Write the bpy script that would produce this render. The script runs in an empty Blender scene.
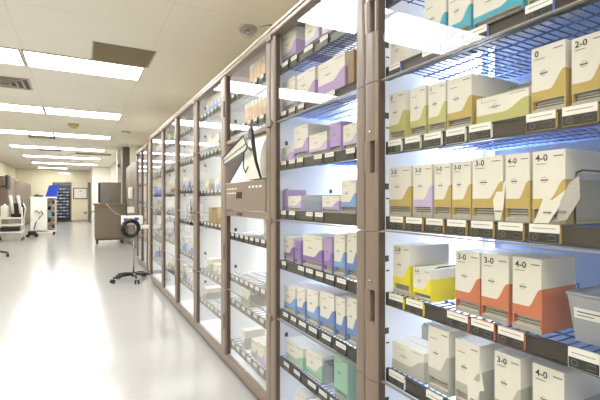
import bpy, bmesh, math, random
from mathutils import Vector, Matrix
random.seed(7)
F=410.0; TH=math.atan(220/F); C=math.cos(TH); S=math.sin(TH); H=1.155
scene=bpy.context.scene; COL=scene.collection
def Yat(px,X):
    u=(px-300)/F; return X*(C-u*S)/(u*C+S)
def Zat(py,X,Y): return H-(py-200)*(X*S+Y*C)/F
# ---------------------------------------------------------------- materials
def sl(c): return tuple(((v/255)/12.92 if v/255<=.04045 else ((v/255+.055)/1.055)**2.4) for v in c)+(1,)
def mat(name,rgb,rough=.5,metal=0,bump=0,bscale=60,var=0,vscale=8,spec=.5,emit=0,trans=0,coat=0):
    m=bpy.data.materials.new(name); m.use_nodes=True; nt=m.node_tree; b=nt.nodes['Principled BSDF']
    col=sl(rgb); b.inputs['Base Color'].default_value=col; b.inputs['Roughness'].default_value=rough
    b.inputs['Metallic'].default_value=metal; b.inputs['Specular IOR Level'].default_value=spec
    b.inputs['Coat Weight'].default_value=coat
    tc=nt.nodes.new('ShaderNodeTexCoord')
    n=nt.nodes.new('ShaderNodeTexNoise'); n.inputs['Scale'].default_value=vscale; n.inputs['Detail'].default_value=3
    nt.links.new(tc.outputs['Object'],n.inputs['Vector'])
    r=nt.nodes.new('ShaderNodeMix'); r.data_type='RGBA'; v=var if var else .03
    r.inputs[6].default_value=tuple(x*(1-v) for x in col[:3])+(1,); r.inputs[7].default_value=tuple(min(1,x*(1+v)) for x in col[:3])+(1,)
    nt.links.new(n.outputs['Fac'],r.inputs[0]); nt.links.new(r.outputs[2],b.inputs['Base Color'])
    if bump:
        n2=nt.nodes.new('ShaderNodeTexNoise'); n2.inputs['Scale'].default_value=bscale; nt.links.new(tc.outputs['Object'],n2.inputs['Vector'])
        bp=nt.nodes.new('ShaderNodeBump'); bp.inputs['Strength'].default_value=bump; bp.inputs['Distance'].default_value=.01
        nt.links.new(n2.outputs['Fac'],bp.inputs['Height']); nt.links.new(bp.outputs[0],b.inputs['Normal'])
    if emit:
        b.inputs['Emission Color'].default_value=col; b.inputs['Emission Strength'].default_value=emit
    return m
def glassmat(name,tint,refl=1.0,ior=1.5,haze=0,hcol=(1,1,1,1),rough=0.0):
    m=bpy.data.materials.new(name); m.use_nodes=True; nt=m.node_tree; nt.nodes.clear()
    out=nt.nodes.new('ShaderNodeOutputMaterial'); t=nt.nodes.new('ShaderNodeBsdfTransparent'); g=nt.nodes.new('ShaderNodeBsdfGlossy')
    t.inputs[0].default_value=tint+(1,); g.inputs['Roughness'].default_value=rough
    r0=((ior-1)/(ior+1))**2
    lw=nt.nodes.new('ShaderNodeLayerWeight'); pw=nt.nodes.new('ShaderNodeMath'); pw.operation='POWER'; pw.inputs[1].default_value=5
    nt.links.new(lw.outputs['Facing'],pw.inputs[0])
    f=nt.nodes.new('ShaderNodeMath'); f.operation='MULTIPLY_ADD'; f.inputs[1].default_value=(1-r0)*refl; f.inputs[2].default_value=r0*refl
    nt.links.new(pw.outputs[0],f.inputs[0]); lw.inputs['Blend'].default_value=.5
    mx=nt.nodes.new('ShaderNodeMixShader'); nt.links.new(f.outputs[0],mx.inputs[0])
    nt.links.new(t.outputs[0],mx.inputs[1]); nt.links.new(g.outputs[0],mx.inputs[2]); last=mx
    if haze:
        d=nt.nodes.new('ShaderNodeBsdfDiffuse'); d.inputs[0].default_value=hcol
        m2=nt.nodes.new('ShaderNodeMixShader'); m2.inputs[0].default_value=haze
        nt.links.new(mx.outputs[0],m2.inputs[1]); nt.links.new(d.outputs[0],m2.inputs[2]); last=m2
    nt.links.new(last.outputs[0],out.inputs[0]); return m
M={}
M['taupe']=mat('taupe_metal',(130,115,105),.38,.0,spec=.6,var=.04,vscale=20)
M['taupe_dark']=mat('dark_taupe',(84,70,60),.5)
M['taupe_rail']=mat('pale_taupe',(186,172,160),.3,.0)
M['white_panel']=mat('white_enamel',(222,224,226),.45)
M['led_tint_panel']=mat('led_tinted_enamel',(92,112,148),.5)  # blue of the cabinet LED light painted into the back panel colour
M['rail']=mat('brown_rail',(50,40,36),.45)
M['grey_rail']=mat('grey_rail',(140,136,134),.4)
M['black']=mat('black_plastic',(22,21,22),.4)
M['rubber']=mat('rubber',(30,29,29),.7)
M['wire']=mat('led_tinted_chrome_wire',(86,118,180),.25,.7)  # chrome wires coloured blue to carry the LED tint
M['steel']=mat('steel',(190,190,190),.25,.9)
M['paper']=mat('tag_paper',(236,234,228),.6)
M['ink']=mat('ink',(38,38,42),.6)
M['ink_lt']=mat('light_ink',(120,120,124),.6)
M['carton']=mat('white_carton',(226,222,212),.55,var=.02,vscale=14)
M['carton_grey']=mat('grey_carton',(196,197,190),.55)
M['packet']=mat('packet_foil',(176,172,164),.4,var=.25,vscale=150)
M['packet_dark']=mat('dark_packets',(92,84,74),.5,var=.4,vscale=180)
for k,c in dict(gold=(186,162,88),olive=(184,180,112),teal=(64,166,194),green=(168,196,140),lilac=(176,150,204),purple=(140,112,176),yellow=(232,218,40),orange=(200,116,82),blue=(104,134,200),skyblue=(120,160,220),mint=(152,196,176),peach=(226,168,104),greyband=(178,178,168),brown=(150,112,60),lav=(196,182,220)).items():
    M[k]=mat('print_'+k,c,.5)
M['glass']=glassmat('door_glass',(.985,.99,.99),ior=1.52,refl=.7)
M['clear']=glassmat('clear_plastic',(.90,.92,.94),ior=1.45,haze=.12,hcol=(.8,.85,.9,1))
M['milky']=glassmat('milky_plastic',(.75,.78,.8),ior=1.45,haze=.4,hcol=(.75,.78,.8,1),rough=.2)
M['wallpaint']=mat('cream_wall_paint',(232,224,196),.75,bump=.05,bscale=200)
M['white_wall']=mat('white_wall_paint',(236,232,220),.7)
M['light']=mat('light_diffuser',(255,246,226),.5,emit=1)
_b=M['light'].node_tree.nodes['Principled BSDF']; _b.inputs['Emission Color'].default_value=(1,.99,.975,1); _b.inputs['Emission Strength'].default_value=15
M['led']=mat('led_strip',(225,236,255),.5,emit=2.5)
M['greymetal']=mat('grey_metal',(118,110,100),.4,.1)
M['cartbrown']=mat('cart_brown',(128,114,98),.45)
M['bluebin']=mat('blue_bin',(20,60,170),.4)
M['equip']=mat('equipment_white',(232,232,224),.4)
M['violet']=mat('violet_badge',(96,70,190),.4)
M['darkpanel']=mat('return_grille',(128,114,86),.7)
M['screen']=mat('screen_glow',(205,218,235),.3,emit=.7)
M['yellowplastic']=mat('yellow_plastic',(214,200,70),.5)
M['skin_glass']=M['clear']
# floor
m=mat('floor_vinyl',(172,172,170),.18,var=.03,vscale=1.2,spec=.5); M['floor']=m
nt=m.node_tree; b=nt.nodes['Principled BSDF']; tc=nt.nodes.new('ShaderNodeTexCoord')
n=nt.nodes.new('ShaderNodeTexNoise'); n.inputs['Scale'].default_value=1.6; n.inputs['Detail'].default_value=1.5
bp=nt.nodes.new('ShaderNodeBump'); bp.inputs['Strength'].default_value=.35; bp.inputs['Distance'].default_value=.01
nt.links.new(tc.outputs['Object'],n.inputs['Vector']); nt.links.new(n.outputs['Fac'],bp.inputs['Height']); nt.links.new(bp.outputs[0],b.inputs['Normal'])
# ceiling
m=mat('ceiling_tile',(214,203,178),.85); M['ceil']=m
nt=m.node_tree; b=nt.nodes['Principled BSDF']; tc=nt.nodes.new('ShaderNodeTexCoord'); mp=nt.nodes.new('ShaderNodeMapping'); mp.inputs['Location'].default_value=(-.68,-5.25,0)
br=nt.nodes.new('ShaderNodeTexBrick'); br.offset=0; br.inputs['Scale'].default_value=1; br.inputs['Brick Width'].default_value=1.22; br.inputs['Row Height'].default_value=.61; br.inputs['Mortar Size'].default_value=.004
br.inputs['Color1'].default_value=sl((240,237,227)); br.inputs['Color2'].default_value=sl((238,234,224)); br.inputs['Mortar'].default_value=sl((226,221,206))
nt.links.new(tc.outputs['Object'],mp.inputs[0]); nt.links.new(mp.outputs[0],br.inputs['Vector']); nt.links.new(br.outputs['Color'],b.inputs['Base Color'])
# ---------------------------------------------------------------- mesh helpers
class MB:
    def __init__(s): s.v=[]; s.f=[]; s.m=[]; s.mats=[]; s.sm=[]
    def mi(s,k):
        if k not in s.mats: s.mats.append(k)
        return s.mats.index(k)
    def add(s,vs,fs,k,smooth=False):
        o=len(s.v); s.v+= [tuple(v) for v in vs]; i=s.mi(k)
        for f in fs: s.f.append([o+a for a in f]); s.m.append(i); s.sm.append(smooth)
        return s
    def box(s,x0,x1,y0,y1,z0,z1,k):
        if x0>x1:x0,x1=x1,x0
        if y0>y1:y0,y1=y1,y0
        if z0>z1:z0,z1=z1,z0
        v=[(x,y,z) for x in(x0,x1) for y in(y0,y1) for z in(z0,z1)]
        return s.add(v,[(0,1,3,2),(4,6,7,5),(0,4,5,1),(2,3,7,6),(0,2,6,4),(1,5,7,3)],k)
    def bbox(s,x0,x1,y0,y1,z0,z1,k,b=.004,seg=2):
        bm=bmesh.new(); bmesh.ops.create_cube(bm,size=1)
        for v in bm.verts: v.co=Vector(((x0+x1)/2+v.co.x*(x1-x0),(y0+y1)/2+v.co.y*(y1-y0),(z0+z1)/2+v.co.z*(z1-z0)))
        bmesh.ops.bevel(bm,geom=bm.edges[:],offset=b,segments=seg,profile=.5,affect='EDGES')
        bm.verts.index_update()
        s.add([v.co[:] for v in bm.verts],[[v.index for v in f.verts] for f in bm.faces],k); bm.free(); return s
    def prism(s,pts,axis,a,b,k):
        """pts: 2D outline; axis 'x': pts=(y,z), 'y': (x,z), 'z': (x,y)"""
        def P(p,t): return {'x':(t,p[0],p[1]),'y':(p[0],t,p[1]),'z':(p[0],p[1],t)}[axis]
        n=len(pts); v=[P(p,a) for p in pts]+[P(p,b) for p in pts]
        fs=[list(range(n))[::-1],list(range(n,2*n))]+[(i,(i+1)%n,n+(i+1)%n,n+i) for i in range(n)]
        return s.add(v,fs,k)
    def tube(s,pts,r,k,n=8,closed=False):
        pts=[Vector(p) for p in pts]; rings=[]; N=len(pts)
        for i,p in enumerate(pts):
            a=pts[(i-1)%N] if closed or i>0 else p; b=pts[(i+1)%N] if closed or i<N-1 else p
            d=(b-a).normalized() if (b-a).length>1e-9 else Vector((0,0,1))
            up=Vector((0,0,1)) if abs(d.z)<.9 else Vector((1,0,0))
            u=d.cross(up).normalized(); w=u.cross(d).normalized()
            rr=r[i] if isinstance(r,(list,tuple)) else r
            rings.append([p+(u*math.cos(2*math.pi*j/n)+w*math.sin(2*math.pi*j/n))*rr for j in range(n)])
        v=[q for rg in rings for q in rg]; fs=[]
        for i in range(N if closed else N-1):
            for j in range(n):
                a=i*n+j; b=i*n+(j+1)%n; c=((i+1)%N)*n+(j+1)%n; d=((i+1)%N)*n+j; fs.append((a,b,c,d))
        if not closed: fs+= [list(range(n))[::-1], list(range((N-1)*n,N*n))]
        return s.add(v,fs,k,n>5)
    def cyl(s,p,q,r,k,n=16): return s.tube([p,q],r,k,n)
    def sphere(s,c,r,k,n=12,sc=(1,1,1),half=None):
        v=[];fs=[];R=n//2
        t0=0; t1=math.pi
        if half=='low': t0=math.pi/2
        for i in range(R+1):
            t=t0+(t1-t0)*i/R
            for j in range(n):
                p=2*math.pi*j/n; v.append((c[0]+r*sc[0]*math.sin(t)*math.cos(p),c[1]+r*sc[1]*math.sin(t)*math.sin(p),c[2]+r*sc[2]*math.cos(t)))
        for i in range(R):
            for j in range(n): fs.append((i*n+j,i*n+(j+1)%n,(i+1)*n+(j+1)%n,(i+1)*n+j))
        return s.add(v,fs,k,True)
    def wirebox(s,p,q,r,k): return s.tube([p,q],r,k,4)
    def text(s,st,y,z,x,h,k,face='x'):
        vs,fs,w=textmesh(st)
        if face=='x': s.add([(x,y-a*h,z+b*h) for a,b in vs],fs,k)
        return s
    def build(s,name,parent=None,loc=None,rotz=0):
        me=bpy.data.meshes.new(name); me.from_pydata(s.v,[],s.f)
        for k in s.mats: me.materials.append(M[k])
        me.polygons.foreach_set('material_index',s.m); me.polygons.foreach_set('use_smooth',s.sm)
        bm=bmesh.new(); bm.from_mesh(me); bmesh.ops.recalc_face_normals(bm,faces=bm.faces[:]); bm.to_mesh(me); bm.free()
        o=bpy.data.objects.new(name,me); COL.objects.link(o)
        if parent: o.parent=parent
        if loc: o.location=loc
        if rotz: o.rotation_euler.z=rotz
        return o
_T={}
def textmesh(st):
    if st in _T: return _T[st]
    cu=bpy.data.curves.new('t','FONT'); cu.body=st; cu.size=1; cu.resolution_u=2; cu.offset=.018
    o=bpy.data.objects.new('t',cu); COL.objects.link(o); bpy.context.view_layer.update()
    me=bpy.data.meshes.new_from_object(o.evaluated_get(bpy.context.evaluated_depsgraph_get()))
    vs=[(v.co.x,v.co.y) for v in me.vertices]; fs=[list(p.vertices) for p in me.polygons]
    bpy.data.objects.remove(o); bpy.data.curves.remove(cu); bpy.data.meshes.remove(me)
    w=max([v[0] for v in vs] or [0]); _T[st]=(vs,fs,w); return _T[st]
def tag(o,label,cat,group=None,kind=None):
    o['label']=label; o['category']=cat
    if group: o['group']=group
    if kind: o['kind']=kind
    return o
def thing(name,label,cat,loc=(0,0,0),rotz=0,group=None):
    o=bpy.data.objects.new(name,None); COL.objects.link(o); o.location=loc; o.rotation_euler.z=rotz; o.empty_display_size=.1
    return tag(o,label,cat,group)
def struct(name,mb,label=None):
    o=mb.build(name); o['kind']='structure'
    if label: o['label']=label
    return o
ORD=['first','second','third','fourth','fifth','sixth','seventh','eighth','ninth','tenth','eleventh','twelfth']
# ---------------------------------------------------------------- room
CEIL=2.76; XL=-2.85; XR=1.62; YB=25.0; YN=-4.0
struct('floor',MB().box(XL-.1,XR+2.1,YN-.1,YB+3.1,-.1,0,'floor'))
struct('ceiling',MB().box(XL-.1,XR+2.1,YN-.1,YB+3.1,CEIL,CEIL+.1,'ceil'))
struct('wall_left',MB().box(XL-.1,XL,YN,YB,0,CEIL,'wallpaint'))
struct('wall_right',MB().box(XR,XR+.1,YN,13.0,0,CEIL,'wallpaint'))
struct('wall_front',MB().box(XL-.1,XR+.1,YN-.1,YN,0,CEIL,'wallpaint'))
# back wall with the doorway to the lit store
dx0,dx1=-1.2,-.47
bw=MB().box(XL-.1,dx0,YB,YB+.12,0,CEIL,'wallpaint').box(dx1,.35,YB,YB+.12,0,CEIL,'wallpaint').box(dx0,dx1,YB,YB+.12,2.02,CEIL,'wallpaint')
struct('wall_back',bw)
struct('wall_storeroom',MB().box(-2.4,.3,YB+1.3,YB+1.4,0,CEIL,'white_wall').box(-2.5,-2.4,YB+.12,YB+1.4,0,CEIL,'white_wall'))
# partition on the right beyond the cabinets
struct('wall_partition',MB().box(.52,3.6,22.0,22.12,0,CEIL,'white_wall').box(.52,.6,22.12,26,0,CEIL,'white_wall'))
struct('wall_alcove',MB().box(1.3,1.4,14.3,22.0,0,CEIL,'white_wall').box(1.3,XR+.1,13.0,13.08,0,CEIL,'white_wall'))
pl=MB().bbox(1.13,1.62,13.45,13.75,0,CEIL,'greymetal',.01); struct('wall_pillar',pl)
struct('wall_pier',MB().box(1.05,1.3,14.3,14.6,0,CEIL,'white_wall'))
struct('trim_1',MB().box(dx0-.07,dx0,YB-.03,YB+.12,0,2.09,'greymetal').box(dx1,dx1+.07,YB-.03,YB+.12,0,2.09,'greymetal').box(dx0,dx1,YB-.03,YB+.12,2.02,2.09,'greymetal'))
struct('trim_2',MB().box(.38,.5,24.8,24.9,0,2.1,'greymetal').box(.36,.52,24.9,25.0,0,CEIL,'white_wall'))
struct('baseboard_left',MB().box(XL,XL+.015,YN,YB,0,.1,'taupe_rail'))
struct('baseboard_back',MB().box(dx1+.07,.36,YB-.015,YB,0,.1,'taupe_rail'))
# ceiling lights
rows=[5.25+3.05*k for k in range(-3,7)]; rows[2]=2.65
n=0
for ri,y in enumerate(rows):
    for ci,(a,b) in enumerate(((-.55,.69),(-1.81,-.57))):
        if y>23 and ci==0: continue
        pos=ORD[ri-3] if ri>=3 else None
        side='right' if ci==0 else 'left'
        lab=(f'bright rectangular ceiling light, {side} column, {pos} row counted from the camera' if pos else
             f'bright rectangular ceiling light, {side} column, {ORD[2-ri]} row overhead behind the visible ones')
        t=thing('ceiling_light',lab,'ceiling light',((a+b)/2,y+.3,CEIL),0,'ceiling lights over the aisle')
        hx=(b-a)/2; 
        MB().box(-hx,hx,-.3,-.285,-.012,0,'taupe_rail').box(-hx,hx,.285,.3,-.012,0,'taupe_rail').box(-hx,-hx+.015,-.285,.285,-.012,0,'taupe_rail').box(hx-.015,hx,-.285,.285,-.012,0,'taupe_rail').build('frame',t)
        MB().box(-hx+.015,hx-.015,-.285,.285,-.009,-.001,'light').build('diffuser',t)
# ceiling fittings
def vent(x0,x1,y0,y1,label,louv=4,cat='vent'):
    t=thing('ceiling_vent',label,cat,((x0+x1)/2,(y0+y1)/2,CEIL)); hx=(x1-x0)/2; hy=(y1-y0)/2
    MB().box(-hx,hx,-hy,hy,-.004,0,'taupe_dark').build('backing',t)
    f=MB()
    for i in range(louv):
        s=1-i/louv; a=hx*s; b=hy*s; w=.022
        z0=-.012-.006*i
        f.box(-a,a,-b,-b+w,z0,z0+.008,'taupe_rail').box(-a,a,b-w,b,z0,z0+.008,'taupe_rail').box(-a,-a+w,-b+w,b-w,z0,z0+.008,'taupe_rail').box(a-w,a,-b+w,b-w,z0,z0+.008,'taupe_rail')
    f.build('louvre_frame',t)
vent(-1.2,-.6,6.5,7.1,'square louvred ceiling vent at left, behind the nearest light row')
vent(-1.15,-.55,11.98,12.56,'small louvred ceiling vent just beyond the third light row')
vent(-1.15,-.55,15.05,15.6,'small louvred ceiling vent just beyond the fourth light row')
t=thing('ceiling_panel','dark recessed square return panel beside the nearest ceiling light','ceiling panel',(.42,4.94,CEIL))
MB().box(-.3,.3,-.3,.3,-.003,0,'darkpanel').build('panel',t)
MB().box(-.31,-.295,-.3,.3,-.012,0,'taupe_rail').box(.295,.31,-.3,.3,-.012,0,'taupe_rail').build('edge_trim',t)
t=thing('ceiling_panel','far dark ceiling panel on the right between light rows','ceiling panel',(.42,16.0,CEIL))
MB().box(-.55,.55,-.3,.3,-.003,0,'darkpanel').build('panel',t)
MB().box(-.56,.56,-.31,-.295,-.012,0,'taupe_rail').box(-.56,.56,.295,.31,-.012,0,'taupe_rail').build('edge_trim',t)
t=thing('ceiling_alarm','small yellow ceiling fixture beyond the second light row','alarm',(-.12,9.9,CEIL))
MB().bbox(-.1,.1,-.1,.1,-.05,0,'taupe_rail',.01).build('housing',t); MB().bbox(-.06,.06,-.105,.08,-.09,-.05,'yellowplastic',.01).build('lens',t)
t=thing('smoke_detector','round ceiling detector above the far end of the cabinets','detector',(.95,10.4,CEIL))
MB().cyl((0,0,0),(0,0,-.03),.09,'taupe_rail',20).build('base',t); MB().cyl((0,0,-.03),(0,0,-.055),.06,'equip',20).build('cap',t)
t=thing('dome_camera','clear dome hanging from the ceiling above the cabinets','camera dome',(1.38,3.6,CEIL))
MB().cyl((0,0,0),(0,0,-.02),.085,'taupe_rail',24).build('base_plate',t); MB().sphere((0,0,-.02),.075,'clear',20,half='low').build('dome',t)
MB().cyl((0,0,-.02),(0,0,-.06),.02,'steel',12).build('lens',t)
# ---------------------------------------------------------------- cabinets
def stile_profile(x,y0,y1,d=.028,r=.014):
    return [(x+d,y0),(x+r*.6,y0),(x+r*.15,y0+r*.3),(x,y0+r),(x,y1-r),(x+r*.15,y1-r*.3),(x+r*.6,y1),(x+d,y1)]
ZS=[1.155+(z-1.155)*.975 for z in (1.83,1.575,1.315,1.055,.79,.525,.27)]
PR=[.095,.541,1.048,1.555,2.005]
def make_door(par,Xf,ya,yb,z0,z1,handle_at_far,pane='glass'):
    """ya near, yb far; handle stile at far end for near doors"""
    hs=.066; ns=.057; g=.0015
    m=MB()
    if handle_at_far: h0,h1=yb-hs,yb-.004; n0,n1=ya+g,ya+ns
    else: h0,h1=None,None; n0,n1=ya+.004,ya+ns; q0,q1=yb-ns,yb-g
    m.prism(stile_profile(Xf,n0,n1),'z',z0+g,z1-g,'taupe')
    zm=(z0+z1)/2
    if handle_at_far:
        a,b=zm-.055,zm+.055
        m.prism(stile_profile(Xf-.008,h0,h1,.036,.018),'z',z0+g,a,'taupe').prism(stile_profile(Xf-.008,h0,h1,.036,.018),'z',b,z1-g,'taupe')
        m.prism(stile_profile(Xf-.008,h1-.026,h1,.036,.008),'z',a,b,'taupe')
        m.box(Xf-.004,Xf+.028,h0,h0+.008,a,b,'taupe')
        m.box(Xf+.006,Xf+.031,h0-.0035,h0+.0005,z0+g,z1-g,'taupe_dark').box(Xf+.004,Xf+.024,h1-.001,yb+.003,z0+g,z1-g,'taupe_dark')
        lo,hi=n1,h0
    else:
        m.prism(stile_profile(Xf,q0,q1),'z',z0+g,z1-g,'taupe'); lo,hi=n1,q0
        m.box(Xf+.008,Xf+.03,q0-.0035,q0+.0005,z0+g,z1-g,'taupe_dark')
    m.box(Xf+.012,Xf+.022,lo-.01,hi+.01,z0+.002,z0+.006,'grey_rail')
    d=m.build('door',par)
    if handle_at_far:
        MB().box(Xf+.021,Xf+.027,h0+.008,h1-.026,a,b,'taupe_dark').build('handle',d)
        MB().cyl((Xf-.008,h1-.036,z0+.5*(z1-z0)+.085),(Xf-.013,h1-.036,z0+.5*(z1-z0)+.085),.005,'steel',12).build('lock',d)
    p=MB().box(Xf+.014,Xf+.019,lo-.002,hi+.002,z0+.007,z1-.001,pane); p.build('glass_pane',d)
    return d
def make_shelf(par,Xf,ya,yb,z,tags=None,railmat='rail',depth=.46,wm='wire',step=.024):
    ek='black' if railmat!='grey_rail' else 'greymetal'; m=MB(); x0=Xf+.057; x1=x0+depth
    m.box(x0-.012,x0-.006,ya,yb,z,z+.04,railmat).box(x0-.017,x0-.004,ya,yb,z-.002,z+.003,ek).box(x0-.017,x0-.004,ya,yb,z+.038,z+.042,ek)
    m.box(x0-.017,x0-.004,ya,ya+.003,z,z+.042,ek).box(x0-.017,x0-.004,yb-.003,yb,z,z+.042,ek)
    zw=z+.039; nY=int((yb-ya)/step)
    for i in range(nY+1):
        y=ya+.006+(yb-ya-.012)*i/nY; m.wirebox((x0,y,zw),(x1,y,zw),.0024,wm)
    for i in range(7):
        x=x0+.004+depth*i/6.05; m.wirebox((x,ya+.002,zw-.004),(x,yb-.002,zw-.004),.003 if i not in(0,6) else .0045,wm)
    sh=m.build('shelf',par)
    for tg in (tags or []):
        y0,y1=tg[0],tg[1]; fr=tg[2]; w=y1-y0
        q=MB(); X=x0-.019
        q.box(X,x0-.012,y0,y1,z+.001,z+.0435,fr)
        q.box(X-.0008,X,y0+.0008,y1-.0008,z+.024,z+.0427,'paper')
        q.box(X-.0012,X-.0007,y0+w*.12,y1-w*.12,z+.033,z+.0345,'ink_lt')
        q.box(X-.0008,X,y0+.0012,y1-.0012,z+.002,z+.024,'grey_rail' if fr=='grey_rail' else 'black')
        cy=y1-w*.22; cz=z+.0135
        q.tube([(X-.0012,cy+.0065*math.cos(a*.785),cz+.0065*math.sin(a*.785)) for a in range(8)],.0006,'ink_lt',4,True)
        q.tube([(X-.0012,y0+w*.12,cz-.005),(X-.0012,y0+w*.38,cz-.005),(X-.0012,y0+w*.38,cz+.005),(X-.0012,y0+w*.12,cz+.005)],.0006,'ink_lt',4,True)
        q.build('price_tag',sh)
    return sh
def simple_tags(ya,yb,n,fr='black',w=.055,skip=()):
    out=[]
    for i in range(n):
        if i in skip: continue
        y=ya+(yb-ya)*(i+.5)/n; out.append((y-w/2,y+w/2,fr))
    return out
def led(X,Y,zc,h,power,col,par):
    MB().box(X+.01,X+.02,Y-.02,Y+.0,zc-h/2,zc+h/2,'led').build('light_strip',par)
    L=bpy.data.lights.new('cabinet_lamp','AREA'); L.shape='RECTANGLE'; L.size=h; L.size_y=.04; L.energy=power; L.color=col; L.spread=math.radians(170)
    o=bpy.data.objects.new('cabinet_lamp',L); COL.objects.link(o); o.location=(X+.006,Y-.01,zc)
    o.rotation_euler=(0,math.radians(90),math.radians(-30)); return o
def cabinet(label,Y0,Y1,Xf,two=True,ledpow=10,ledcol=(.8,.88,1),console=False,depth=.62,back='white_panel'):
    t=thing('supply_cabinet',label,'cabinet')
    mid=(Y0+Y1)/2; Xi=Xf+.03; Xb=Xf+depth
    for y in (Y0+.001,Y1-.015): 
        mm=MB().box(Xi,Xb,y,y+.014,.02,2.05,'white_panel'); 
        holes(mm,Xi,y,y+.014); mm.build('side_panel',t)
    cols=[(Y0,Y1)] if not two else [(Y0,mid),(mid,Y1)]
    if two:
        mm=MB().box(Xi,Xb-.02,mid-.009,mid+.009,.09,2.04,'white_panel'); holes(mm,Xi,mid-.009,mid+.009); mm.build('divider',t)
    MB().box(Xb-.018,Xb,Y0+.02,Y1-.02,.08,2.04,back).build('back_panel',t)
    MB().box(Xi,Xb,Y0+.018,Y1-.018,2.03,2.05,'taupe').build('top_panel',t)
    MB().box(Xi,Xb-.02,Y0+.02,Y1-.02,.085,.1,'white_panel').build('floor_panel',t)
    b=MB().box(Xf+.03,Xf+.06,Y0+.002,Y1-.002,0,.03,'taupe_dark').box(Xf+.012,Xf+.05,Y0+.002,Y1-.002,.028,.058,'taupe').box(Xf,Xf+.05,Y0+.002,Y1-.002,.062,.093,'taupe').box(Xf+.02,Xf+.05,Y0+.002,Y1-.002,.03,.09,'taupe_dark')
    b.build('kick_plate',t)
    r=MB().bbox(Xf-.006,Xf+.05,Y0+.002,Y1-.002,2.008,2.036,'taupe',.008).box(Xf+.006,Xf+.05,Y0+.002,Y1-.002,2.034,2.042,'taupe_dark').bbox(Xf-.002,Xf+.05,Y0+.002,Y1-.002,2.042,2.062,'taupe_rail',.006)
    r.build('top_rail',t)
    for z in PR[1:]:
        for y in (Y0+.002,Y1-.03):
            MB().bbox(Xf-.012,Xf+.004,y,y+.028,z-.018,z+.014,'taupe',.004).build('hinge',t)
    for ci,(a,bb) in enumerate(cols):
        for i in range(4):
            if console and ci==0 and i==2: continue
            make_door(t,Xf,a,bb,PR[i],PR[i+1],handle_at_far=(ci==0))
        led(Xf+depth-.045,bb-.05,1.06,1.86,ledpow,ledcol,t)
    return t,cols
def holes(mm,Xi,y0,y1):
    for z in ZS:
        for dz in (.135,):
            for x in (Xi+.05,Xi+.33):
                for yy in (y0-.0008,y1+.0004): mm.box(x,x+.018,yy,yy+.0004,z+dz,z+dz+.022,'black')
        mm.box(Xi+.055,Xi+.07,y0-.0008,y0-.0004,z+.1,z+.105,'black')
Xf=.88
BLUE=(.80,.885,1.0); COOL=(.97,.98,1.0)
c1,k1=cabinet('nearest glass-door supply cabinet, filling the right half of the view',.34,1.974,Xf,True,20,BLUE,back='led_tint_panel')
c2,k2=cabinet('second glass-door supply cabinet, with the fold-out console built in its door',1.974,3.58,Xf,True,20,COOL,console=True)
c3,k3=cabinet('third glass-door supply cabinet, behind and left of the console cabinet',3.58,5.19,Xf,True,20,COOL)
c4,k4=cabinet('narrow single-column glass supply cabinet at the far end of the joined row',5.19,6.2,Xf,False,16,COOL)
c5,k5=cabinet('farthest glass-door supply cabinet, standing past the rolling stand',6.95,8.27,.94,True,14,COOL)
# ---------------------------------------------------------------- cartons
def carton(label,y0,y1,Xfr,depth,z0,h,band=None,txt=None,style='tall',code=None,body='carton',group=None,slot=True,rotz=0,name='suture_carton',cat='box'):
    w=y1-y0; yc=(y0+y1)/2
    t=thing(name,label,cat,(Xfr,yc,z0),rotz,group); hw=w/2; e=.0008
    m=MB()
    sb,st=(h*.07,h*.2) if slot else (0,0)
    rec=min(.012,depth*.15)
    if slot:
        m.box(0,depth,-hw,hw,st,h,body).box(0,depth,-hw,hw,0,sb,body)
        m.box(0,depth,-hw,-hw+.003,sb,st,band or body).box(0,depth,hw-.003,hw,sb,st,band or body)
    else: m.box(0,depth,-hw,hw,0,h,body)
    # lid overlap line, slight top flap seam
    m.box(depth*.48,depth*.52,-hw+.002,hw-.002,h,h+.0006,'carton_grey')
    if band:
        zb=st+.001 if slot else .0
        lo=h*.34; hi=h*(.6 if style!='low' else .7)
        pts=[(hw,zb),(hw,lo)]
        for i in range(9):
            u=i/8; s=u*u*(3-2*u); pts.append((hw-w*(.56+.42*u),lo+(hi-lo)*s))
        pts+=[(-hw,hi),(-hw,zb)]
        m.prism(pts,'x',-e,-e/4,band)
        m.box(-e*0,depth,-hw-e,-hw-e/4,zb,hi,band)           # near side face
        if slot: m.box(-e,-e/4,-hw,hw,0,sb,'packet')
        m.box(0,depth,-hw-e,-hw-e/4,0,zb,band)
    if txt: m.text(txt,hw-w*.1,h*.86,-e*1.2,min(h*.13,w*.3),'ink')
    m.box(-e,-e/4,-hw+w*.06,-hw+w*.34,h*.91,h*.925,'ink_lt')
    m.box(-e,-e/4,hw-w*.42,hw-w*.1,h*.815,h*.825,'ink_lt')
    lr=min(.1*w,.0065)
    if style!='plain':
        m.tube([(-e,hw-w*.38+lr*math.cos(a*.785),h*.6+lr*math.sin(a*.785)) for a in range(8)],.0004,'ink_lt',4,True)
        m.box(-e,-e/4,hw-w*.5,hw-w*.26,h*.59,h*.603,'ink')
    m.build('carton',t)
    if slot: 
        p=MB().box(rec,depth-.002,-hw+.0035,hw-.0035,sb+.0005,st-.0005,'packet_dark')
        for i in range(3): p.box(rec-.004,rec,-hw+.006+i*.002,hw-.006-i*.001,sb+.001+(st-sb)*i/3.2,sb+.001+(st-sb)*(i+.55)/3.2,'packet')
        p.build('packets',t)
    return t
XB=.940
colname={1:'nearest glass column',2:'second glass column',3:'third glass column',4:'fourth glass column',5:'fifth glass column',6:'sixth glass column',7:'seventh glass column',8:'eighth glass column',9:'ninth glass column'}
used_rng={}
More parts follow.
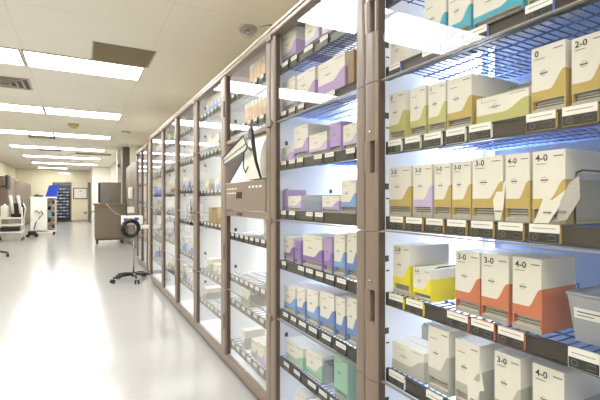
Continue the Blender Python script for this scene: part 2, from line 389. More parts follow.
def put(col,si,idx,pxl,pxr,ytop,desc,band=None,txt=None,depth=.13,X=XB,base=None,**k):
    z0=(ZS[si]+.0435) if base is None else base
    y1=Yat(pxl,X); y0=Yat(pxr,X)
    lim={1:(.365,1.13),2:(1.172,1.95)}[col]; y1=min(y1,lim[1]); y0=max(y0,lim[0])
    ztop=Zat(ytop,X,y1); h=max(.03,ztop-z0); h=min(h,.212,2.018-z0)
    lab=f'{desc}, {ORD[idx]} from left, shelf {"one two three four five six seven eight".split()[si]} of {colname[col]}'
    return carton(lab,y0+.0015,y1-.0015,X,depth,z0,h,band,txt,group=f'cartons on the {ORD[si]} shelf of the {colname[col]}',**k)
# tags for near column
a0,a1=.34+.022,1.095
def pt(l,fr): return [(Yat(b,.918),Yat(a,.918),fr) for a,b in l]
tagsN={1:pt([(389,400),(422,439),(443,461),(466,487),(525,553)],'blue'),
 2:pt([(388,401),(405,420),(424,441),(446,465),(469,491)],'paper')+pt([(526,556),(562,598)],'gold'),
 3:pt([(390,403),(406,422),(426,443),(447,466),(471,493),(498,523),(529,560)],'gold'),
 4:pt([(389,403),(406,423)],'yellow')+pt([(447,468),(471,494),(498,524)],'orange')+pt([(568,600)],'paper'),
 5:pt([(389,404),(426,442),(450,470),(480,505),(520,550)],'paper'),0:pt([(392,410)],'blue'),6:[]}
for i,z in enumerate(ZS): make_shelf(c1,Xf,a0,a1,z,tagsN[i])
b0,b1=1.157+.012,1.974-.016
tagsM={0:pt([(282,288),(291,297),(304,313),(320,328)],'black'),1:pt([(281,286),(289,295),(298,304),(312,321),(326,335)],'black'),
 2:pt([(281,286),(289,295),(297,303),(314,322),(325,334),(346,355)],'black'),3:pt([(281,286),(289,295),(306,313),(315,323)],'black'),
 4:pt([(282,286),(298,304),(306,313),(316,323),(326,334),(337,346)],'black'),5:pt([(283,288),(291,296),(299,306),(309,317),(322,331),(336,346)],'black'),
 6:pt([(284,289),(294,300),(308,316),(319,327),(330,338)],'black')}
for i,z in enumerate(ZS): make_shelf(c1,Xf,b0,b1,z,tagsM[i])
# near column cartons
put(1,1,0,390,409,44,'white carton with a square outline',None,'2',depth=.12,slot=False)
put(1,1,1,424,446,2,'tall white carton with teal edge','teal',None,depth=.14)
put(1,1,2,448,471,-4,'tall white carton with teal swoosh','teal',None,depth=.14)
put(1,1,3,473,523,-8,'wide white carton with teal corner','teal','3-0',depth=.13)
put(1,1,4,527,553,-30,'white carton with pale green band','green',None,depth=.13)
put(1,2,0,389,405,95,'white carton with gold side','olive','0',depth=.14)
put(1,2,1,410,426,90,'slim white carton with narrow olive band','olive',None,depth=.14)
put(1,2,2,428,446,86,'white carton with pale olive band','olive','1',depth=.14)
put(1,2,3,447,472,81,'broad white carton with gold swoosh','gold',None,depth=.2)
put(1,2,4,476,529,100,'low wide white carton, olive base','olive','1',depth=.12,style='low',slot=False)
put(1,2,5,531,566,50,'tall white carton, gold swoosh, zero print','gold','0',depth=.13)
put(1,2,6,571,606,40,'tall gold-banded carton marked 2-0','gold','2-0',depth=.13)
put(1,3,0,389,411,168,'gold-banded white carton marked 2-0','gold','2-0',depth=.15)
put(1,3,1,413,432,166,'white carton with lilac stripe, 3-0','lav','3-0',depth=.14)
put(1,3,2,434,451,164,'open gold-banded carton marked 3-0','gold','3-0',depth=.14)
put(1,3,3,452,471,162,'gold-banded carton marked 3-0 beside open one','gold','3-0',depth=.14)
put(1,3,4,472,503,158,'wide gold-banded white carton marked 3-0','gold','3-0',depth=.15)
put(1,3,5,505,530,155,'gold-banded carton with torn pack before it','gold','4-0',depth=.15)
put(1,3,6,532,566,152,'large gold-banded white carton marked 4-0','gold','4-0',depth=.2)
put(1,4,0,393,410,244,'tall white and bright yellow carton','yellow','2-0',depth=.18)
put(1,4,1,413,431,267,'small white and yellow carton','yellow','3-0',depth=.16,style='low')
put(1,4,2,455,480,250,'orange-banded white carton marked 3-0','orange','3-0',depth=.14)
put(1,4,3,481,509,253,'orange-banded carton marked 3-0, nearer one','orange','3-0',depth=.14)
put(1,4,4,512,542,256,'orange-banded white carton marked 4-0','orange','4-0',depth=.14)
put(1,5,0,392,424,340,'low open grey-white carton with packets','greyband',None,depth=.1,style='low',slot=False)
put(1,5,1,428,449,325,'tall white carton with grey band','greyband',None,depth=.13)
put(1,5,2,455,480,338,'white carton with torn front flap','greyband',None,depth=.15,body='carton')
put(1,5,3,494,521,350,'white grey-banded carton marked 3-0','greyband','3-0',depth=.14)
put(1,5,4,532,565,362,'white grey-banded carton marked 4-0','greyband','4-0',depth=.17)
# bottom column-one shelf (just below the frame)
# packets standing in the low open carton
def packet_stack(label,Yc,X,z,n,w,h,matk='packet'):
    t=thing('packet_stack',label,'packets',(X,Yc,z))
    for i in range(n):
        m=MB().box(i*.006,i*.006+.004,-w/2,w/2,0,h+.004*(i%3),matk if i%2 else 'carton_grey'); m.build('packet',t)
    return t
packet_stack('row of grey foil packets standing behind the low open carton',1.05,1.085,ZS[5]+.0435,10,.09,.12)
packet_stack('white folded packets stacked behind the low wide olive carton',Yat(500,1.1)-.065,1.09,ZS[2]+.0435,8,.1,.12)
# loose torn packs leaning on the rail
def torn(label,px,z,pts,X,lean=.01,mk='carton'):
    y=Yat(px,X); t=thing('torn_packet',label,'packet',(X,y,z))
    m=MB(); o=[(-p[0],p[1]) for p in pts]; nn=len(o)
    v=[(lean*(p[1]/.1)-.004,p[0],p[1]) for p in o]+[(lean*(p[1]/.1)-.0025,p[0],p[1]) for p in o]
    m.add(v,[list(range(nn)),list(range(nn,2*nn))[::-1]]+[(i,(i+1)%nn,nn+(i+1)%nn,nn+i) for i in range(nn)],mk); m.build('sleeve',t)
    m=MB().box(-.0052,-.0045,-.01,.008,.02,.024,'ink_lt'); m.build('printed_line',t)
torn('white torn sleeve leaning between gold-banded cartons on the third shelf',499,ZS[3]+.047,[(-.008,0),(.006,.0),(.012,.03),(.014,.1),(-.004,.085),(-.018,.05)],.936)
torn('white torn sleeve leaning on the large 4-0 carton',548,ZS[3]+.047,[(-.03,-.003),(.004,-.002),(.03,.045),(.04,.075),(.008,.05),(-.01,.06)],.936)
torn('grey fan of sleeves sticking out beside the large 4-0 carton',563,ZS[3]+.05,[(-.012,0),(.01,.005),(.034,.05),(.03,.1),(.01,.085),(-.006,.045)],.936,mk='packet')
torn('torn white front flap hanging off a lower shelf carton',474,ZS[5]+.055,[(-.016,-.004),(.01,-.002),(.016,.05),(.03,.056),(.012,.12),(-.012,.13),(-.028,.1)],.936)
# clear divider, bookend and bin
def bookend(label,px,z,h,d,X=.968,mk='black'):
    y=Yat(px,X); t=thing('shelf_divider',label,'divider',(X,y,z))
    MB().tube([(0,0,0),(0,0,h*.8),(.006,0,h*.95),(.03,0,h),(d,0,h),(d,0,0)],.0022,mk,6).build('wire_frame',t)
    MB().box(.004,d-.004,-.0006,.0006,.003,h*.93,'clear').build('clear_plate',t)
bookend('clear divider with black rim right of the 4-0 carton',575,ZS[3]+.0445,.12,.2)
bookend('clear divider with black rim beside the small yellow carton',433,ZS[4]+.0445,.1,.17)
bookend('clear divider with black rim right of the orange cartons',545,ZS[4]+.0445,.1,.14)
bookend('clear divider with dark rim right of the grey-banded cartons',569,ZS[5]+.0445,.09,.2)
def bin_(name,label,y0,y1,X,z,h,d,mk='clear',tagtxt=True):
    t=thing(name,label,'bin',(X,(y0+y1)/2,z)); hw=(y1-y0)/2; s=.85; w=.003
    def ring(k,zz): return [(d*(1-k)/2*.5,-hw*k,zz),(d*(1+k)/2,-hw*k,zz),(d*(1+k)/2,hw*k,zz),(d*(1-k)/2*.5,hw*k,zz)]
    o0=ring(s,0);o1=ring(1,h); i1=[(x+(w if x<d/2 else -w),y*(1-w/hw),zz) for x,y,zz in o1]; i0=[(x+(w if x<d/2 else -w),y*(1-w/hw),.004) for x,y,zz in o0]
    m=MB(); v=o0+o1+i1+i0
    fs=[(0,1,2,3)]+[(i,(i+1)%4,4+(i+1)%4,4+i) for i in range(4)]+[(4+i,4+(i+1)%4,8+(i+1)%4,8+i) for i in range(4)]+[(8+i,8+(i+1)%4,12+(i+1)%4,12+i) for i in range(4)]+[(12,13,14,15)]
    m.add(v,fs,mk); m.build('bin_body',t)
    r=MB().tube([(x,y,zz) for x,y,zz in o1],.004,mk,6,True); r.build('rim',t)
    if tagtxt: 
        k0=d*.15/4; f=lambda z:k0*(1-z/h)-.0012; q=MB(); pr=lambda a,b,y0,y1,o,mm: q.prism([(f(a)-o,a),(f(b)-o,b),(f(b)-o+.0006,b),(f(a)-o+.0006,a)],'y',y0,y1,mm); pr(h*.5,h*.72,-hw*.84,hw*.84,0,'paper'); pr(h*.63,h*.65,-hw*.5,hw*.75,.0007,'ink'); pr(h*.56,h*.575,hw*.3,hw*.75,.0007,'ink'); q.build('label_strip',t)
    return t
bin_('storage_bin','milky clear storage bin with white label strip, right of orange cartons',.372,Yat(568,.965),.962,ZS[4]+.0435,.105,.3,'milky')
# ------------- second column (left half of nearest cabinet)
P=put
P(2,0,0,282,296,32,'white carton with lilac base','lilac',None,depth=.2)
P(2,0,1,305,319,24,'plain white carton','lav',None,depth=.14)
P(2,0,2,322,338,14,'white carton with lilac corner','lav',None,depth=.14)
P(2,1,0,281,295,83,'white carton, lilac edge','lav',None,depth=.12)
P(2,1,1,297,315,76,'white carton with lilac side','lilac',None,depth=.16)
P(2,1,2,318,345,66,'large white carton, finger notch, lilac side','lilac',None,depth=.16,slot=False)
P(2,1,3,348,354,52,'slim brown carton','brown',None,depth=.12,slot=False,body='brown')
P(2,2,0,281,291,148,'low white lilac carton','lav',None,depth=.12,slot=False)
P(2,2,1,294,308,128,'tall white and lilac carton','lilac',None,depth=.14)
P(2,2,2,309,327,136,'white carton with pale lilac swoosh','lav',None,depth=.12)
P(2,2,3,330,341,124,'lilac carton','lilac',None,depth=.12,body='lilac')
P(2,2,4,343,357,126,'white and lilac carton','lav',None,depth=.15)
P(2,3,0,281,286,190,'slim lilac carton','lilac',None,depth=.12,body='lilac')
P(2,3,1,288,301,196,'white carton on clear tray','lav',None,depth=.12,style='low')
P(2,3,2,322,339,196,'low white carton, lilac base','lilac',None,depth=.13,style='low')
P(2,3,3,341,356,180,'white and pale blue carton','skyblue',None,depth=.16)
P(2,4,0,284,293,236,'white and purple carton','purple',None,depth=.12)
P(2,4,1,295,301,240,'slim purple carton','purple',None,depth=.12,body='purple')
P(2,4,2,303,322,234,'white carton with purple swoosh','purple',None,depth=.14)
P(2,4,3,324,332,238,'purple carton','purple',None,depth=.12,body='lilac')
P(2,4,4,334,345,234,'white carton, small blue base','skyblue',None,depth=.13)
P(2,4,5,347,357,232,'white carton with blue base','blue',None,depth=.13)
P(2,5,0,284,295,284,'white and pale blue carton','skyblue',None,depth=.13)
P(2,5,1,297,305,286,'slim white carton, blue base','blue',None,depth=.13)
P(2,5,2,307,318,288,'white and blue carton','skyblue',None,depth=.14)
P(2,5,3,320,334,290,'broad white carton with blue swoosh','blue',None,depth=.14)
P(2,5,4,336,345,296,'white and blue carton beside dark blue','blue',None,depth=.13)
P(2,5,5,347,357,296,'tall white carton with blue swoosh','blue',None,depth=.14)
P(2,6,0,286,303,338,'grey-white open carton','mint',None,depth=.15)
P(2,6,1,306,322,348,'grey-white carton with mint base','mint',None,depth=.15,style='low')
P(2,6,2,334,348,352,'mint green and white carton','mint',None,depth=.15,body='mint')
for px,l in ((304,'clear tray of pale blue bottles on the fourth shelf, second column'),):
    bin_('storage_bin',l,Yat(319,XB),Yat(303,XB),XB,ZS[3]+.0435,.075,.14,'clear',False)
bin_('storage_bin','clear sloping bin on the lowest shelf of the second glass column',Yat(332,XB),Yat(323.5,XB),XB,ZS[6]+.0435,.11,.16,'clear',False)
# things on the floor panel of second column
for i,(a,b,bd,ds) in enumerate(((296,306,'peach','white and peach carton'),(308,318,'peach','low white carton with peach base'),(322,336,'mint','white carton with mint base'))):
    carton(f'{ds}, {ORD[i]} from left, floor of second glass column',Yat(b,XB)+.001,Yat(a,XB)-.001,XB,.14,.102,.12,bd,None,group='cartons on the floor of the second glass column')
# ---------------------------------------------------------------- cabinet 2..5 contents
def col_shelves(cab,X,ya,yb,levels,ntag,rail='rail',skip=None):
    for i,z in enumerate(levels):
        lo=z<.7
        make_shelf(cab,X,ya+.022,yb-.022,z,simple_tags(ya+.05,yb-.05,ntag,'grey_rail' if lo else 'black'),'grey_rail' if lo else rail,step=.05,wm='steel')  # low rails and tags painted paler, imitating the floor's reflection in the glass
shelfword=['one','two','three','four','five','six','seven','eight']
def fill(col,X,ya,yb,levels,palette,seed,hmax=.17,density=.7,body='carton',nm='supply_carton'):
    r=random.Random(seed); 
    for si,z in enumerate(levels):
        y=yb-.05; idx=0
        top=(levels[si-1] if si else 2.02)-z-.06
        while y>ya+.09 and idx<11:
            w=r.uniform(.06,.13)
            if y-w<ya+.04: break
            if r.random()<density:
                bd=r.choice(palette); h=min(top,r.uniform(.55,1)*hmax,2.018-z-.0375)
                size='tall' if h>.75*hmax else 'low'
                lab=f'{size} white carton with {NAMES[bd]} band, {ORD[idx]} from left, shelf {shelfword[si]}, {colname[col]}'
                carton(lab,y-w+.002,y-.002,X+.062,r.uniform(.1,.18),z+.0435,h,bd,None,group=f'cartons on the {ORD[si]} shelf of the {colname[col]}',name=nm,slot=False,style='plain',body=body)
                idx+=1
            y-=w
NAMES=dict(gold='gold',olive='olive',teal='teal',green='green',lilac='lilac',lav='pale lilac',skyblue='pale blue',blue='blue',mint='mint',peach='peach',greyband='grey',orange='orange',brown='brown',yellow='yellow',purple='purple')
# column 3 upper: hanging orange-and-white fluid packs
A,B=k2[0]
lv3=[1.83,1.6]; col_shelves(c2,Xf,A,B,lv3,7)
lv3b=[.885,.6]; col_shelves(c2,Xf,A,B,lv3b,8)
lv3c=[.43,.14]; col_shelves(c2,Xf,A,B,lv3c,7,'grey_rail')
def pouch(label,y,z,X,h=.15,w=.055,mk='peach',grp=None):
    t=thing('syringe_pack',label,'pack',(X,y,z),0,grp)
    MB().bbox(0,.03,-w/2,w/2,0,h,'carton',.004).build('pack_body',t)
    MB().box(-.0012,.0,-w/4,w/4,h*.08,h*.75,mk).build('printed_stripe',t)
for j,(si,z,n0) in enumerate(((0,1.83,5),(1,1.6,8))):
    for i in range(n0):
        pouch(f'white pack with peach stripe, {ORD[i]} from left, {"upper" if j==0 else "lower"} shelf above the console',B-.36-.05*i if j==0 else B-.28-.055*i,z+.0435,Xf+.065,.13,.044,'peach','peach striped packs above the console')
fill(3,Xf,A,B,[.885],['greyband'],5,.12,.25)
fill(3,Xf,A,B,lv3c,['greyband','lav'],8,.14,.4)
A,B=k2[1]; lv4=[1.83,1.5,1.19,.93,.52,.27]; col_shelves(c2,Xf,A,B,lv4,7)
fill(4,Xf,A,B,[1.83,1.5,1.19],['greyband','lav','skyblue'],11,.14,.55)
fill(4,Xf,A,B,lv4[4:],['greyband','mint'],12,.1,.4)
for i in range(4):
    y=A+.12+.12*i; carton(f'small brown and amber carton, {ORD[3-i]} from left, mid shelf of the fourth glass column',y,y+.1,Xf+.062,.14,.9735,.1+.02*(i%2),'brown',None,group='amber cartons in the fourth glass column',slot=False,style='plain',body='gold' if i<2 else 'brown',name='amber_carton')
A,B=k3[0]; lv5=[1.8,1.5,1.22,.92,.6,.3]; col_shelves(c3,Xf,A,B,lv5,6); fill(5,Xf,A,B,lv5,['greyband','skyblue','lav'],21,.15,.55)
A,B=k3[1]; lv6=[1.78,1.48,1.2,.98,.66,.32]; col_shelves(c3,Xf,A,B,lv6,6); fill(6,Xf,A,B,lv6,['greyband','brown','lav'],22,.15,.6)
A,B=k4[0]; lv7=[1.75,1.45,1.2,.95,.6,.3]; col_shelves(c4,Xf,A,B,lv7,6); fill(7,Xf,A,B,lv7,['blue','skyblue','greyband','purple'],23,.16,.6)
A,B=k5[0]; lv8=[1.75,1.4,1.1,.8,.45]; col_shelves(c5,.94,A,B,lv8,5); fill(8,.94,A,B,lv8,['greyband','peach'],24,.15,.5)
A,B=k5[1]; col_shelves(c5,.94,A,B,lv8,5); fill(9,.94,A,B,lv8,['greyband','skyblue'],25,.15,.5)
# coat-hook like scissor bundles on column 5/6
def bundle(label,X,y,z,mk='black'):
    t=thing('instrument_bundle',label,'instruments',(X,y,z))
    MB().tube([(0,0,0),(0,.004,-.03)],.002,'steel',6).build('hook',t)
    for s in (-1,1):
        MB().tube([(0,s*.006,-.03),(-.004,s*.01,-.07),(0,-s*.012,-.14)],.004,mk,6).build('blade',t)
    MB().tube([(0,.016*math.cos(a*.6283),-.155+.018*math.sin(a*.6283)) for a in range(10)],.003,mk,6,True).build('loop',t)
bundle('black handled instrument hanging by the fifth column middle rail',.935,3.95,1.2)
bundle('black handled instrument hanging low in the sixth glass column',.935,4.7,.96)
bundle('dark instrument hanging in the seventh glass column low down',.935,5.7,.56)
# ---------------------------------------------------------------- console built into column three door
A,B=k2[0]
con=bpy.data.objects.new('console_door',None); COL.objects.link(con); con.parent=c2
def cpart(m,name,par=c2): return m.build(name,par)
zc0,zp,zt=1.05,1.262,1.553
fr=MB()
fr.prism(stile_profile(Xf,A+.0015,A+.055),'z',zc0,zt,'taupe').prism(stile_profile(Xf-.008,B-.07,B-.0015,.058,.018),'z',zc0,zt,'taupe')
fr.box(Xf+.004,Xf+.05,A+.055,B-.07,zc0,zc0+.034,'taupe').box(Xf-.001,Xf+.05,A+.055,B-.07,1.09,zp,'taupe')
fr.box(Xf-.003,Xf+.05,A+.055,B-.07,zp,zp+.006,'taupe_rail')
fr.box(Xf+.005,Xf+.05,A+.055,B-.07,zt-.02,zt,'taupe')
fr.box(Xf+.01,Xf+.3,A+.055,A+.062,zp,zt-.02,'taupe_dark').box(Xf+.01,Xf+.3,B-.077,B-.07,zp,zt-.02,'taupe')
bpy.data.objects.remove(con)
fo=fr.build('console_frame',c2)
q=MB()
q.box(Xf-.004,Xf-.001,(A+B)/2+.02,(A+B)/2+.12,1.165,1.205,'black'); q.build('latch_slot',fo)
q=MB().box(Xf-.0,Xf+.004,(A+B)/2+.03,(A+B)/2+.11,1.058,1.074,'black'); q.build('finger_slot',fo)
# rows of white tick marks printed on the panel
q=MB()
for r_,z in enumerate((1.228,1.2)):
    for i in range(4): q.box(Xf-.0025,Xf-.001,B-.13-i*.05,B-.105-i*.05,z-.006,z+.004,'paper')
for i in range(4): q.box(Xf-.0025,Xf-.001,A+.11+i*.055,A+.14+i*.055,1.226,1.238,'paper')
q.build('panel_markings',fo)
q=MB()  # back of the recess + sloping screen
q.prism([(Xf+.05,zp),(Xf+.3,zp),(Xf+.3,zt-.02),(Xf+.27,zt-.02)],'y',A+.062,B-.077,'white_panel'); q.build('recess_back',fo)
q=MB().prism([(Xf+.02,zp+.01),(Xf+.035,zp+.01),(Xf+.17,zt-.06),(Xf+.15,zt-.06)],'y',A+.36,B-.1,'screen'); q.build('screen',fo)
# white moulded hood with curved side, folded over the recess
q=MB(); pts=[]
for i in range(9):
    u=i/8; pts.append((Xf-.012-.022*math.sin(u*math.pi)+.05*u*u,zp+.012+.265*u))
prof=pts+[(Xf+.075,zp+.277),(Xf+.05,zp+.012)]
q.prism(prof,'y',A+.075,A+.34,'equip'); q.build('hood',fo)
fl=[(2.235,1.526),(2.17,1.455),(2.2,1.435),(2.59,1.385),(2.62,1.43)]
q=MB().prism(fl,'x',Xf-.05,Xf-.042,'carton_grey'); q.tube([(Xf-.052,y,z) for y,z in fl],.004,'ink',6,True); q.tube([(Xf-.052,2.19,1.475),(Xf-.052,2.6,1.41)],.003,'grey_rail',6); q.tube([(Xf-.04,2.2,1.46),(Xf-.015,2.2,1.44)],.008,'grey_rail',6); q.build('hood_flap',fo)
q=MB().tube([(Xf-.04,A+.17,zt+.03),(Xf-.055,A+.12,zt-.01),(Xf-.065,A+.08,zt-.08),(Xf-.05,A+.072,zp+.1),(Xf-.02,A+.075,zp+.01)],[.005,.009,.012,.009,.006],'black',8); q.build('cable',fo)
q=MB().tube([(Xf-.042,A+.27,zp+.2),(Xf-.045,A+.28,zp+.09),(Xf-.045,A+.24,zp+.05),(Xf-.045,A+.2,zp+.08)],.004,'ink',6); q.build('grip_loop',fo)
q=MB().bbox(Xf-.06,Xf-.045,A+.12,A+.16,zt-.06,zt+.0,'black',.003); q.build('cable_clip',fo)
# hook on top rail above second/third joint
t=thing('hook','thin wire hook standing up from the cabinet top rail joint','hook',(.9,2.0,2.06))
MB().tube([(0,0,0),(0,0,.03),(-.02,.12,.06)],.003,'black',6).build('wire',t); MB().cyl((0,0,0),(0,0,.014),.012,'taupe',10).build('foot',t)
# ---------------------------------------------------------------- far right: brown tall cabinets, hand dispenser, wall items
for i,(y0,y1,l) in enumerate(((9.95,11.1,'tall taupe locker beyond the glass cabinets, nearer of two'),(11.12,12.3,'tall taupe locker beyond the glass cabinets, farther of two'))):
    t=thing('tall_locker',l,'locker',(0,0,0),0,'tall taupe lockers')
    MB().bbox(1.14,1.6,y0,y1,.05,2.06,'taupe',.008).build('body',t); MB().box(1.18,1.58,y0+.02,y1-.02,0,.05,'taupe_dark').build('plinth',t)
    for (a,b) in ((y0+.02,(y0+y1)/2-.004),((y0+y1)/2+.004,y1-.02)):
        d=MB().bbox(1.125,1.14,a,b,.12,2.02,'taupe',.004).build('door',t)
        MB().bbox(1.105,1.125,b-.09,b-.06,1.0,1.2,'steel',.004).build('handle',d)
t=thing('glove_dispenser','white rounded dispenser mounted on the door of the taupe locker','dispenser',(1.125,10.5,1.18))
MB().bbox(-.116,-.016,-.07,.07,0,.28,'equip',.03,3).build('housing',t); MB().bbox(-.126,-.1,-.04,.04,.02,.06,'greymetal',.005).build('nozzle',t)
t=thing('supply_box','small beige box on a bracket low on the taupe locker','box',(1.125,10.25,.86)); MB().bbox(-.156,-.016,-.1,.1,0,.14,'carton',.006).build('body',t); MB().box(-.156,-.016,-.1,.1,-.02,0,'steel').build('bracket',t)
t=thing('wall_clock_sensor','small black sensor on the white wall beside the pillar','sensor',(1.05,14.2,2.2)); MB().bbox(0,.06,0,.1,0,.1,'black',.01).build('body',t); MB().cyl((.03,0,.05),(.03,-.02,.05),.02,'steel').build('lens',t)
# ---------------------------------------------------------------- rolling stand with scanner and coiled hose
t=thing('rolling_stand','black five-wheeled stand holding a white device and coiled black cable','stand',(.68,6.32,0))
hub=MB().cyl((0,0,.06),(0,0,.12),.035,'black',16); hub.build('hub',t)
for k in range(5):
    a=math.radians(200+72*k); r=.3; x,y=math.cos(a)*r,math.sin(a)*r
    if .68+x>.84: 
        pass
    lg=MB().tube([(0,0,.095),(x*.5,y*.5,.092),(x,y,.07)],[.022,.018,.013],'black',8).build('leg',t)
    w=MB(); px_,py_=-math.sin(a)*.014,math.cos(a)*.014
    w.cyl((x+px_,y+py_,.03),(x+px_*2,y+py_*2,.03),.03,'rubber',16).cyl((x-px_,y-py_,.03),(x-px_*2,y-py_*2,.03),.03,'rubber',16).cyl((x,y,.03),(x,y,.075),.008,'steel',8); w.cyl((x-px_*2,y-py_*2,.03),(x+px_*2,y+py_*2,.03),.006,'steel',8)
    w.build('caster',t)
MB().cyl((0,0,.12),(0,0,.8),.012,'steel',12).build('pole',t)
MB().bbox(-.16,.12,-.06,.1,.8,.93,'equip',.012).build('device_housing',t)
MB().box(-.14,-.09,-.0615,-.0605,.87,.895,'violet').box(.0,.06,-.0615,-.0605,.865,.905,'violet').build('display_badge',t)
m=MB()
for k,(r,dy) in enumerate(((.12,-.085),(.105,-.1),(.09,-.115),(.112,-.125))):
    m.tube([(-.05+r*math.cos(a*.3142),dy+.006*math.sin(a),.755+r*1.05*math.sin(a*.3142)) for a in range(20)],.013,'black',8,True)
m.build('coiled_cable',t)
MB().tube([(-.05,-.06,.88),(-.05,-.13,.88),(-.05,-.14,.9)],.008,'steel',8).build('cable_hook',t)
MB().bbox(.02,.24,-.05,.06,.74,.79,'equip',.01).tube([(.0,0,.76),(.06,0,.76)],.01,'steel').build('side_tray',t)
# ---------------------------------------------------------------- brown cart and the box on it
t=thing('storage_cart','wide brown metal cart on casters before the white partition','cart',(.70,12.15,0))
MB().bbox(-.36,.36,-.28,.28,.14,1.02,'cartbrown',.01).build('body',t)
MB().bbox(-.39,.39,-.31,.31,1.02,1.065,'cartbrown',.01).build('top',t)
MB().bbox(-.24,.24,-.297,-.28,.2,.94,'cartbrown',.006).build('front_panel',t)
MB().tube([(-.37,-.2,.85),(-.43,-.2,.85),(-.43,.2,.85),(-.37,.2,.85)],.012,'steel').build('push_handle',t)
MB().box(-.34,.34,-.27,.27,.1,.14,'taupe_dark').build('base',t)
for sx in(-1,1):
    for sy in(-1,1):
        MB().cyl((sx*.3-.02,sy*.23,.05),(sx*.3+.02,sy*.23,.05),.05,'rubber',16).box(sx*.3-.028,sx*.3+.028,sy*.23-.012,sy*.23+.012,.05,.1,'steel').build('caster',t)
t=thing('equipment_box','grey-brown equipment box sitting on the brown cart','box',(.72,12.15,1.065))
MB().bbox(-.25,.25,-.2,.2,0,.56,'greymetal',.012).build('body',t)
MB().bbox(-.29,-.25,-.2,.2,.02,.55,'black',.008).build('screen_side',t)
MB().prism([(-.22,.02),(-.06,.05),(-.02,.22),(-.1,.24)],'y',-.26,-.205,'ink_lt').build('handset',t)
# papers / cord hanging on cart
t=thing('power_cord','thin pale cord drooping across the brown cart front','cord',(.7,11.83,1.01))
MB().tube([(-.1,0,.06),(-.02,0,-.06),(.12,0,-.2),(.3,.0,-.28),(.36,.0,-.3)],.005,'paper',6).build('cord',t)
# ---------------------------------------------------------------- back wall: picture, outlet, storeroom rack
t=thing('picture_frame','dark framed notice hanging on the far cream wall','picture',(.02,24.98,1.21))
MB().box(-.34,.34,-.025,.015,0,.04,'black').box(-.34,.34,-.025,.015,.56,.6,'black').box(-.34,-.3,-.025,.015,.04,.56,'black').box(.3,.34,-.025,.015,.04,.56,'black').build('frame',t)
MB().box(-.3,.3,-.01,.01,.04,.56,'paper').box(-.06,.06,-.0115,-.01,.4,.43,'ink_lt').build('print',t)
t=thing('wall_outlet','pale wall outlet below and right of the framed notice','outlet',(.27,24.985,.46)); MB().bbox(-.1,.1,-.02,.015,-.08,.08,'taupe_rail',.005).build('plate',t); MB().box(-.05,.05,-.026,-.02,-.03,.03,'ink_lt').build('socket',t)
t=thing('storage_rack','blue-lit metal rack of trays seen through the far doorway','rack',(-.83,25.45,0))
m=MB()
for x in(-.36,.36):
    for y in(-.2,.2): m.box(x-.02,x+.02,y-.02,y+.02,0,1.95,'black')
m.box(-.38,.38,.2,.22,0,1.95,'led_tint_panel').build('frame',t) if False else m.build('frame',t)
MB().box(-.38,.38,.225,.24,.05,1.95,'greymetal').build('back_sheet',t)
for i in range(10):
    z=.2+i*.165; sh=MB().box(-.34,.34,-.2,.2,z,z+.018,'black').build('shelf',t)

for i in range(10):
    z=.218+i*.165
    for j in range(4):
        o=MB().bbox(-.06,.06,-.15,.15,0,.07,'skyblue' if (i+j)%3==0 else 'white_panel',.008).build('rack_tray',None,(-.83-.235+j*.157,25.43,z+.001))
        tag(o,f'small pale blue tray, {ORD[j]} from left, level {ORD[9-i]} from top of far rack','tray','trays on the far rack')
L=bpy.data.lights.new('storeroom_lamp','AREA'); L.energy=9; L.color=(.5,.7,1); L.size=.5; o=bpy.data.objects.new('storeroom_lamp',L); COL.objects.link(o); o.location=(-.7,25.2,2.6)
# ---------------------------------------------------------------- left side
for i in range(4):
    y0=17.2+i*1.9; t=thing('wall_locker',f'tall taupe cabinet along the left wall, {ORD[i]} from the camera','cabinet',(0,0,0),0,'taupe cabinets along the left wall')
    MB().bbox(-2.8,-2.2,y0,y0+1.86,.06,1.98-.04*(i%2),'taupe',.01).build('body',t); MB().box(-2.78,-2.24,y0+.02,y0+1.84,0,.06,'taupe_dark').build('plinth',t)
    for a in (y0+.02,y0+.94):
        d=MB().bbox(-2.2,-2.18,a,a+.9,.12,1.9-.04*(i%2),'taupe',.004).build('door',t); MB().bbox(-2.18,-2.155,a+.04,a+.07,1.0,1.2,'steel',.004).build('handle',d)
    MB().bbox(-2.75,-2.3,y0-.012,y0,1.55,1.85,'greymetal',.004).build('end_panel',t)
t=thing('monitor_arm','dark monitor with a black arm fixed beside the left cabinets','monitor',(-2.05,16.2,0))
MB().bbox(-.04,.02,-.3,.3,1.5,1.95,'black',.01).build('screen_housing',t); MB().tube([(-.02,0,1.6),(-.35,0,1.6),(-.35,0,.06)],.03,'black').build('arm',t); MB().bbox(-.5,-.2,-.15,.15,0,.06,'black',.01).build('base',t)
# white tall cart with open shelves and blue bin
t=thing('supply_cart','tall white cart with open shelves on its right side, near far doorway','cart',(-1.05,16.1,0))
b=MB().box(-.36,.1,-.3,-.28,.12,1.22,'equip').box(-.36,.1,.28,.3,.12,1.22,'equip').box(-.36,-.34,-.28,.28,.12,1.22,'equip').box(.08,.1,-.28,.28,.12,1.22,'equip').box(-.36,.34,-.3,.3,.1,.16,'equip').box(.1,.34,.28,.3,.16,1.22,'equip'); b.build('body',t)
MB().bbox(-.38,.36,-.32,.32,1.22,1.26,'equip',.008).build('top',t)
MB().box(.31,.34,-.3,-.27,.16,1.22,'taupe_rail').build('corner_post',t)
for i in range(5):
    z=.2+i*.2; MB().box(.1,.34,-.27,.28,z,z+.015,'taupe_rail').build('shelf',t)
for sx in(-.3,.28):
    for sy in(-.24,.24): MB().cyl((sx-.02,sy,.05),(sx+.02,sy,.05),.05,'rubber',14).box(sx-.02,sx+.02,sy-.01,sy+.01,.05,.1,'steel').build('caster',t)
